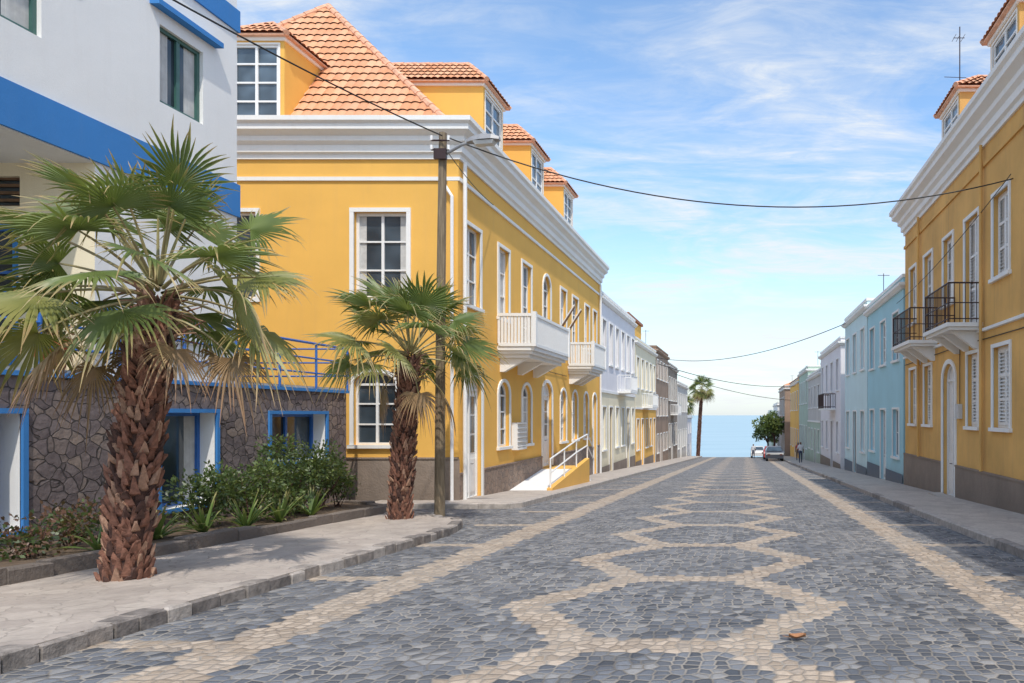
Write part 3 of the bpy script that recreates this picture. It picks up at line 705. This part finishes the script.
group('pavement',(-6.5,50,-2),{'paving':slab('p',p2,'paving_right'),'kerb':kerb([(-5.7,93),(-5.7,17.9),(-5.9,17.5),(-9.7,17.5)][::-1],.16,H+.01,.9,['kerb_light','kerb_light'],.004)})
group('pavement',(5,30,-1),{'paving':slab('p',[(3.95,-6),(6.0,-6),(6.0,93),(3.95,93)],'paving_right'),'kerb':kerb([(3.9,93),(3.9,-6)],.16,H+.01,.9,['kerb_light','kerb_light','kerb_mid'],.004)})
pk=kerb([(-7.75,-4),(-7.75,15.0),(-8.0,15.7),(-9.7,16.9)],.2,.30,.55,['planter_stone'],.03,.006)
so=MB();so.poly([I(x,y,gz(y)+.24) for x,y in((-9.79,-4),(-7.9,-4),(-7.9,15.0),(-8.15,15.6),(-9.75,16.7))],'soil')
group('planter_bed',(-8.8,6,-.2),{'kerb':pk,'soil_surface':so})
# ================================================================ palms
def frond(mb,base,d,pl,Rf,droop,mat,rng,nl=32,span=2.05):
    up=Vector((0,0,1)); p=base.copy();dd=d.normalized();pts=[p.copy()]
    for i in range(6):
        p=p+dd*pl/6; dd=(dd+Vector((0,0,-.07*droop))).normalized(); pts.append(p.copy())
    mb.tube(pts,.020,'petiole',5,.010,cap=False)
    s=dd.cross(up)
    if s.length<.1: s=Vector((1,0,0))
    s.normalize(); s=(Matrix.Rotation(rng.uniform(-.9,.9),3,dd)@s); n=s.cross(dd).normalized()
    if n.z<0 and abs(dd.z)<.95: n=-n; s=-s
    tilt=rng.uniform(-.15,.35); dd2=(dd*math.cos(tilt)-n*math.sin(tilt)).normalized(); n=(n*math.cos(tilt)+dd*math.sin(tilt)).normalized(); dd=dd2
    step=2*span/nl; ts=[0,.3,.55,.72,.88,1.0]
    for i in range(nl):
        a=-span+step*(i+.5)
        L=Rf*(.80+.20*math.cos(a))*rng.uniform(.82,1.1); br=rng.uniform(.42,.58)
        tw=rng.uniform(-.2,.2); g=droop*rng.uniform(.4,1.7); prev=None
        if rng.random()<.12: g+=1.4
        for t in ts:
            aa=a+tw*max(0,t-br)*1.2
            e=dd*math.cos(aa)+s*math.sin(aa)
            c=pts[-1]+e*L*t - n*(L*.12*(abs(a)/span)*t) + Vector((0,0,-1))*(g*.30*L*max(0,t-.45)**1.7*2.0)
            wd=math.tan(step/2)*L*min(t,br)*(1 if t<=br else max(0,(1-t)/(1-br))**.9)*(.92)+.001
            side=(s*math.cos(aa)-dd*math.sin(aa))
            l=c-side*wd-n*wd*.6; r=c+side*wd-n*wd*.6; m=c+n*wd*.5
            cur=(l,m,r,t)
            if prev:
                v0,v1=prev[3],t
                mb.poly([prev[0],prev[1],m,l],mat,[(0,v0),(0,v0),(0,v1),(0,v1)]);mb.poly([prev[1],prev[2],r,m],mat,[(0,v0),(0,v0),(0,v1),(0,v1)])
            prev=cur
def palm(name,base,H_,r0,r1,lean,seed,nf=28,Rf=.65,pl=.85,low=-30,dead=5,deadaz=None):
    rng=random.Random(seed); tr=MB();cr=MB()
    def C(t): return Vector((base[0]+lean[0]*t**1.3,base[1]+lean[1]*t,base[2]-.1+H_*t))
    def rad(t): return r0+(r1-r0)*t+.06*math.exp(-t*14)+.05*math.sin(t*3.1)*r0
    pts=16
    prev=None
    for i in range(pts+1):
        t=i/pts;ring=[C(t)+Vector((math.cos(k*math.pi/8),math.sin(k*math.pi/8),0))*rad(t)*.86*rng.uniform(.95,1.05) for k in range(16)]
        if prev:
            for k in range(16): tr.poly([prev[k],prev[(k+1)%16],ring[(k+1)%16],ring[k]],'boot_dark')
        prev=ring
    tr.poly(prev,'boot_dark')
    n=int(H_*170)
    for k in range(n):
        t=k/n; a=k*2.39996+rng.uniform(-.2,.2); r=rad(t)*.84; c=C(t)
        o=Vector((math.cos(a),math.sin(a),0));s=Vector((-o.y,o.x,0)); zz=Vector((0,0,1))
        w=rng.uniform(.034,.06);hh=rng.uniform(.07,.19);pr=rng.uniform(.015,.075)*(0.6 if t<.2 else 1.15)
        b0=c+o*r; bt=b0+zz*hh+o*(pr+.035)+s*rng.uniform(-.03,.03)
        lo=[b0-s*w-zz*.03,b0+s*w-zz*.03,b0+s*w*.9+o*pr*.8+zz*.0,b0-s*w*.9+o*pr*.8+zz*.0]
        hi=[bt-s*w*.3-o*.03,bt+s*w*.3-o*.03,bt+s*w*.22+zz*rng.uniform(-.04,.05),bt-s*w*.22+zz*rng.uniform(-.04,.05)]
        tr.hexa(lo+hi,rng.choice(['boot_brown','boot_brown','boot_brown','boot_pale','boot_dark']))
    top=C(1.0)
    for k in range(70):
        a=rng.uniform(0,6.283);o=Vector((math.cos(a),math.sin(a),0));b0=top+o*r1*.7+Vector((0,0,rng.uniform(-.45,.1)))
        tr.tube([b0,b0+o*.1+Vector((0,0,.06)),b0+o*rng.uniform(.15,.36)+Vector((0,0,rng.uniform(-.02,.25)))],.018,rng.choice(['petiole','boot_pale','boot_brown']),5,.006)
    for k in range(nf):
        f=k/(nf-1); a=k*2.39996+rng.uniform(-.25,.25)
        el=math.radians(82-(82-low)*f**.85+rng.uniform(-8,8))
        o=Vector((math.cos(a)*math.cos(el),math.sin(a)*math.cos(el),math.sin(el)))
        droop=.4+1.0*f
        mat='palm_green' if f<.4 else rng.choice(['palm_green','palm_green','palm_yellow'])
        frond(cr,top+Vector((0,0,.05+.2*(1-f)))+Vector((o.x,o.y,0))*.08,o,pl*rng.uniform(.7,1.1)*(1-.10*f),Rf*rng.uniform(.8,1.12),droop,mat,rng)
    for k in range(dead):
        a=(deadaz[k%len(deadaz)] if deadaz else rng.uniform(0,6.283)); el=math.radians(rng.uniform(-28,-8))
        o=Vector((math.cos(a)*math.cos(el),math.sin(a)*math.cos(el),math.sin(el)))
        frond(cr,top+Vector((0,0,-.12)),o,pl*rng.uniform(.7,.95),Rf*rng.uniform(.6,.8),2.3,'palm_dry',rng)
    group(name,base,{'trunk':tr,'crown':cr},weld=False)
palm('fan_palm_tree',(-6.86,7.75,gz(7.75)+.1),3.16,.195,.145,(.36,0),3,nf=34,Rf=.70,pl=1.04,low=-14,dead=6,deadaz=[3.3,2.6,4.0,.1,5.6,1.4])
palm('fan_palm_tree',(-6.90,14.0,gz(14)+.1),3.28,.185,.14,(.20,0),11,nf=30,Rf=.80,pl=1.06,low=4,dead=4,deadaz=[3.0,.6,5.4,1.8])
palm('fan_palm_tree',(-7.0,104,gz(104)),10.8,.28,.2,(.6,0),5,nf=26,Rf=1.3,pl=1.3)
palm('fan_palm_tree',(-9.8,118,gz(118)),10.5,.28,.2,(-.5,0),8,nf=26,Rf=1.3,pl=1.3)
# ================================================================ shrubs
def shrub(name,cl,mats,dens,size=(.05,.1)):
    mb=MB();st=MB()
    for (cx,cy,h,r) in cl:
        g=gz(cy)+.22;cc=Vector((cx,cy,g+h*.55))
        for k in range(7):
            q=cc+rv()*r*.6;st.tube([I(cx+R.uniform(-.1,.1),cy+R.uniform(-.1,.1),g),(I(cx,cy,g)+q)/2+rv()*.08,q],.014,'boot_dark',4,.005)
        subs=[(cc+Vector((v.x*r*.75,v.y*r*.75,v.z*h*.45)),r*R.uniform(.22,.45),R.choice(mats)) for v in [rv() for _ in range(15)]]
        for (sc,sr,mt) in subs:
            for i in range(int(dens*sr*sr*10)):
                v=rv().normalized()*R.uniform(.5,1.2);q=sc+Vector((v.x,v.y,v.z))*sr
                if q.z<g+.02 or q.x<-9.75: continue
                d=(v.normalized()+rv()*.9).normalized();leaf(mb,q,d,rv().normalized(),R.uniform(*size),R.uniform(.015,.028),mt if R.random()<.8 else R.choice(mats))
    group(name,(cl[0][0],cl[0][1],gz(cl[0][1])),{'leaves':mb,'stems':st},weld=False)
M3=['shrub_leaf','shrub_dark','shrub_leaf','shrub_light']
shrub('shrub',[(-8.8,11.4,.95,.62),(-8.7,12.3,1.15,.65)],M3,240)
shrub('shrub',[(-8.7,13.1,1.35,.65),(-8.9,13.9,1.5,.7)],M3,240)
shrub('shrub',[(-8.9,14.7,1.35,.65),(-8.9,15.3,1.0,.5)],M3,240)
shrub('low_shrub',[(-9.0,9.3,.5,.5),(-8.7,8.5,.45,.45),(-9.2,10.2,.55,.45),(-8.9,7.4,.5,.5)],['shrub_red','shrub_dark','shrub_red','shrub_leaf'],130,(.04,.09))
def strap(name,c,n,L,seed):
    rng=random.Random(seed);mb=MB();c=Vector(c)
    for k in range(n):
        a=rng.uniform(0,6.283);el=rng.uniform(.5,1.3);o=Vector((math.cos(a)*math.cos(el),math.sin(a)*math.cos(el),math.sin(el)));s=Vector((-math.sin(a),math.cos(a),0))
        l=L*rng.uniform(.7,1.1);prev=None
        for i in range(7):
            t=i/6;p=c+o*l*t+Vector((0,0,-1))*l*.45*t*t*math.cos(el);w=.028*(1-t**2)+.002;cur=(p-s*w,p+Vector((0,0,-.006)),p+s*w,t)
            if prev:
                mb.poly([prev[0],prev[1],cur[1],cur[0]],'strap_leaf',[(0,prev[3]),(0,prev[3]),(0,t),(0,t)]);mb.poly([prev[1],prev[2],cur[2],cur[1]],'strap_leaf',[(0,prev[3]),(0,prev[3]),(0,t),(0,t)])
            prev=cur
    group(name,tuple(c),{'leaves':mb},weld=False)
for i,(x,y) in enumerate([(-8.35,10.8),(-8.2,11.5),(-8.3,13.4),(-8.25,12.4),(-8.5,10.1),(-8.3,9.0)]): strap('strap_leaf_plant',(x,y,gz(y)+.22),26,.75,i)
def tree(name,x,y,h,r,seed):
    rng=random.Random(seed);mb=MB();st=MB();g=gz(y);st.tube([I(x,y,g),I(x+.1,y,g+h*.4),I(x,y,g+h*.7)],.2,'boot_dark',8,.1)
    for k in range(6):
        a=k*1.05;st.tube([I(x,y,g+h*.5),I(x+math.cos(a)*r*.6,y+math.sin(a)*r*.6,g+h*.8)],.08,'boot_dark',5,.03)
    for k in range(18):
        v=Vector((rng.uniform(-1,1),rng.uniform(-1,1),rng.uniform(-.7,1)));sc=I(x+v.x*r*.7,y+v.y*r*.7,g+h*.75+v.z*h*.2);mt=rng.choice(M3)
        for i in range(90):
            q=Vector((rng.gauss(0,1),rng.gauss(0,1),rng.gauss(0,1))).normalized()*r*.34*rng.uniform(.5,1);leaf(mb,sc+q,(q.normalized()+rv()).normalized(),rv().normalized(),.4,.13,mt)
    group(name,(x,y,g),{'trunk':st,'crown':mb},weld=False)
tree('street_tree',4.0,97,6.2,2.0,1);tree('street_tree',3.6,112,7.2,2.4,2)
# ================================================================ pole with street lamp, wires
px,py=-6.5,14.9
m=MB();m.tube([I(px,py,gz(py)-.1),I(px+.02,py,3.5),I(px+.07,py,7.6)],.11,'pole_wood',14,.08)
h=MB()
ax=I(px+.07,py-.02,7.1)
h.tube([ax,ax+I(.2,-.1,.06),ax+I(.5,-.2,.17),ax+I(.8,-.24,.22)],.03,'lamp_grey',8)
c=ax+I(.62,-.24,.19)
ringp=[]
for i,(u,w,hh) in enumerate([(0,.05,.06),(.1,.10,.11),(.32,.15,.15),(.55,.14,.12),(.70,.06,.05)]):
    cc=c+I(u,-u*.08,.02+u*.06);ringp.append([cc+I(0,-w,-.02),cc+I(0,-w*.7,hh*.7),cc+I(0,0,hh),cc+I(0,w*.7,hh*.7),cc+I(0,w,-.02),cc+I(0,0,-.03)])
for a,b_ in zip(ringp,ringp[1:]):
    for k in range(6): h.poly([a[k],a[(k+1)%6],b_[(k+1)%6],b_[k]],'lamp_grey')
h.poly(ringp[0],'lamp_grey');h.poly(ringp[-1],'lamp_grey')
h.hexa([c+I(.2,-.11,-.07),c+I(.56,-.13,-.05),c+I(.56,.03,-.05),c+I(.2,.05,-.07),c+I(.16,-.14,.0),c+I(.6,-.16,.02),c+I(.6,.06,.02),c+I(.16,.08,.0)],'lamp_lens')
h.box(I,(px-.06,py-.16,7.0),(px+.2,py-.09,7.22),'black_iron')
for zz in(7.2,7.4):
    h.tube([I(px-.12,py-.12,zz),I(px+.26,py-.12,zz)],.018,'black_iron',6)
    for q in(-.12,.24): h.tube([I(px+q,py-.12,zz),I(px+q,py-.12,zz+.1)],.03,'white_wood',8)
group('utility_pole_street_lamp',(px,py,gz(py)),{'pole':m,'lamp':h})
def wire(name,a,b_,sag,r=.014):
    mb=MB();a=Vector(a);b_=Vector(b_);mb.tube([a.lerp(b_,t/28)-I(0,0,4*sag*(t/28)*(1-t/28)) for t in range(29)],r,'wire_black',6);return mb.build(name)
wire('overhead_wire',(px+.1,py-.12,7.5),(-9.75,5.5,8.0),.25,.014)
wire('overhead_wire',(px+.25,py-.12,7.45),(5.9,15.4,6.8),1.0,.014)
wire('overhead_wire',(px+.1,py,7.3),(XL+.1,21,7.9),.1,.010)
wire('overhead_wire',(-7.5,60,6.5),(5.9,40,6.9),1.0,.022)
wire('overhead_wire',(-7.5,60,6.0),(5.9,82,5.0),.7,.03)
wire('overhead_wire',(-7.5,75,6.0),(5.9,90,3.5),.5,.03)
wire('overhead_wire',(5.85,15.4,6.9),(5.85,27,5.9),.2,.010)
# ================================================================ cars and distant people
def car(name,x,y,paint,flip=1):
    g=gz(y);B=MB();Wn=MB();Wh=MB()
    prof_=[(-2.05,.35),(-2.05,.75),(-1.95,.92),(-1.1,1.0),(-.55,1.42),(.75,1.45),(1.5,1.0),(2.0,.9),(2.08,.5),(2.0,.3)]
    def sx(z): return .85 if z<1.05 else .85-(z-1.0)*.42
    L=[I(x-sx(z),y+flip*u,g+z) for u,z in prof_];Rr=[I(x+sx(z),y+flip*u,g+z) for u,z in prof_];n=len(prof_)
    B.poly(L,paint);B.poly(Rr[::-1],paint)
    for i in range(n): B.poly([L[i],L[(i+1)%n],Rr[(i+1)%n],Rr[i]],paint)
    for s in(-1,1):
        Wn.poly([I(x+s*(sx(z)+.006),y+flip*u,g+z) for u,z in((-1.0,1.04),(-.5,1.36),(.7,1.38),(1.3,1.04))],'glass_dark')
        for u in(-1.3,1.3): Wh.tube([I(x+s*.66,y+u,g+.32),I(x+s*.87,y+u,g+.32)],.32,'tyre',16); Wh.tube([I(x+s*.87,y+u,g+.32),I(x+s*.88,y+u,g+.32)],.18,'aluminium',12)
    for u0,z0,u1,z1 in((-1.08,1.04,-.6,1.38),(1.42,1.06,.82,1.41)):
        dz=.01;du=.012*(-1 if u0<0 else 1);Wn.poly([I(x-.72,y+flip*(u0+du),g+z0+dz),I(x+.72,y+flip*(u0+du),g+z0+dz),I(x+.6,y+flip*(u1+du),g+z1+dz),I(x-.6,y+flip*(u1+du),g+z1+dz)],'glass_dark')
    for s in(-1,1): Wn.box(I,(x+s*.6-.13,y-flip*2.05-.02,g+.66),(x+s*.6+.13,y-flip*2.05+.02,g+.8),'red_iron')
    group(name,(x,y,g),{'body':B,'windows':Wn,'wheels':Wh})
car('parked_car',2.95,71,'car_paint');car('parked_car',2.9,78,'car_paint_red');car('parked_car',1.6,88,'car_paint_white')
def person(x,y,shirt,ph,side=1):
    g=gz(y)+(.13 if x>3.9 else 0)
    V=[(0,0,.93),(0,0,1.15),(0,0,1.38),(0,0,1.50),(0,-.01,1.62),(0,-.01,1.72),
       (.18,0,1.40),(.24,.05*ph,1.13),(.25,-.10*ph,.90),(.25,-.14*ph,.80),(-.18,0,1.40),(-.24,-.05*ph,1.13),(-.25,.10*ph,.90),(-.25,.14*ph,.80),
       (.09,0,.88),(.10,.10*ph,.48),(.10,.20*ph,.08),(.10,.06*ph,.035),(-.09,0,.88),(-.10,-.16*ph,.48),(-.10,-.14*ph,.08),(-.10,-.28*ph,.035)]
    rad=[.15,.14,.15,.055,.10,.085,.065,.048,.036,.035,.065,.048,.036,.035,.095,.062,.045,.035,.095,.062,.045,.035]
    E=[(0,1),(1,2),(2,3),(3,4),(4,5),(2,6),(6,7),(7,8),(8,9),(2,10),(10,11),(11,12),(12,13),(0,14),(14,15),(15,16),(16,17),(0,18),(18,19),(19,20),(20,21)]
    me=bpy.data.meshes.new('pedestrian');me.from_pydata([(x+a,y+b_,g+c_) for a,b_,c_ in V],E,[])
    o=bpy.data.objects.new('pedestrian',me);bpy.context.collection.objects.link(o)
    md=o.modifiers.new('s','SKIN')
    for i,r_ in enumerate(rad): me.skin_vertices[0].data[i].radius=(r_,r_*(.75 if i in(0,1,2) else 1))
    me.skin_vertices[0].data[0].use_root=True
    o.modifiers.new('d','SUBSURF').levels=1
    dg=bpy.context.evaluated_depsgraph_get();m2=bpy.data.meshes.new_from_object(o.evaluated_get(dg));o.modifiers.clear();o.data=m2
    m2.materials.clear()
    for nme in(shirt,'trousers','skin','brown_wood'): m2.materials.append(MATS[nme])
    for p in m2.polygons:
        z=p.center.z-g;dx=abs(p.center.x-x);p.use_smooth=True
        p.material_index=3 if z>1.69 else 2 if z>1.50 or (dx>.17 and z<1.15 and z>.7) else (1 if z<.98 else 0)
person(4.6,58,'shirt_white',1);person(5.0,66,'shirt_red',-1);person(1.0,84,'shirt_white',-1)
lf=MB();cx,cy=.43,5.74;n=7;pv=None
for i in range(n+1):
    t=i/n;w=.055*math.sin(math.pi*min(1,t*.93+.05))**.8;xx=cx-.07+.14*t;z=gz(cy)+.012+.03*abs(t-.4)
    cur=(I(xx,cy-w,z+.03),I(xx,cy,z),I(xx,cy+w,z+.025))
    if pv:
        lf.poly([pv[0],cur[0],cur[1],pv[1]],'dry_leaf');lf.poly([pv[1],cur[1],cur[2],pv[2]],'dry_leaf')
    pv=cur
lf.tube([I(cx-.07,cy,gz(cy)+.025),I(cx-.12,cy+.02,gz(cy)+.03)],.003,'dry_leaf',4);lf.build('fallen_leaf')
# ================================================================ light
sd=Vector((.20,-.50,.85)).normalized()
L=bpy.data.lights.new('sun','SUN');L.energy=3.2;L.angle=math.radians(.8);L.color=(1,.94,.84)
lo=bpy.data.objects.new('sun',L);bpy.context.collection.objects.link(lo);lo.rotation_euler=sd.to_track_quat('Z','Y').to_euler()
w=bpy.data.worlds.new('World');bpy.context.scene.world=w;w.use_nodes=True
t=NT(w);bg=t.n['Background'];bg.inputs[1].default_value=.13
sky=t.node('ShaderNodeTexSky',sky_type='NISHITA');sky.sun_disc=False;sky.sun_elevation=math.asin(sd.z);sky.sun_rotation=math.atan2(sd.x,sd.y);sky.dust_density=1.0
gen=t.node('ShaderNodeTexCoord').outputs['Generated'];sp=t.node('ShaderNodeSeparateXYZ');t.set(sp.inputs[0],gen)
zz=t.m('MAXIMUM',sp.outputs[2],0.0);den=t.m('ADD',zz,.16)
cv=t.node('ShaderNodeCombineXYZ');t.set(cv.inputs[0],t.m('DIVIDE',sp.outputs[0],den));t.set(cv.inputs[1],t.m('DIVIDE',sp.outputs[1],den))
n1=t.noise(t.mapv(cv.outputs[0],(1.0,2.0,1),(0,0,.5)),1.3,10,.62,.7)
n2=t.noise(t.mapv(cv.outputs[0],(.8,1.2,1),(0,0,.5)),1.1,5,.5,.3)
n3=t.noise(t.mapv(cv.outputs[0],(1,3.0,1),(0,0,.65)),3.2,8,.68,.9)
cl=t.m('MULTIPLY',t.rng(n1,.42,.60),t.rng(n2,.34,.50))
cl=t.m('MULTIPLY',cl,t.rng(n3,.33,.62,.35,1.0))
cl=t.m('ADD',cl,t.m('MULTIPLY',t.rng(n3,.45,.75),.18),clamp=True)
hz=t.rng(zz,0,.26,.72,0)
cl=t.m('ADD',cl,t.m('MULTIPLY',hz,t.m('SUBTRACT',1.0,cl)))
base=t.mix(1.0,sky.outputs[0],(1.75,2.0,2.1),'MULTIPLY')
col=t.mix(t.m('MULTIPLY',cl,.92,clamp=True),base,(6.9,7.15,7.35))
t.set(bg.inputs[0],col)
# ================================================================ camera
c=bpy.data.cameras.new('camera');co=bpy.data.objects.new('camera',c);bpy.context.collection.objects.link(co);bpy.context.scene.camera=co
co.location=(0,0,1.6);co.rotation_euler=(math.radians(90),0,0)
c.sensor_width=36;c.lens=700/1024*36;c.shift_x=-(745-512)/1024;c.shift_y=(415-341.5)/1024;c.clip_end=100000;c.clip_start=.1
sc=bpy.context.scene;sc.view_settings.view_transform='Standard';sc.view_settings.look='None';sc.view_settings.exposure=0
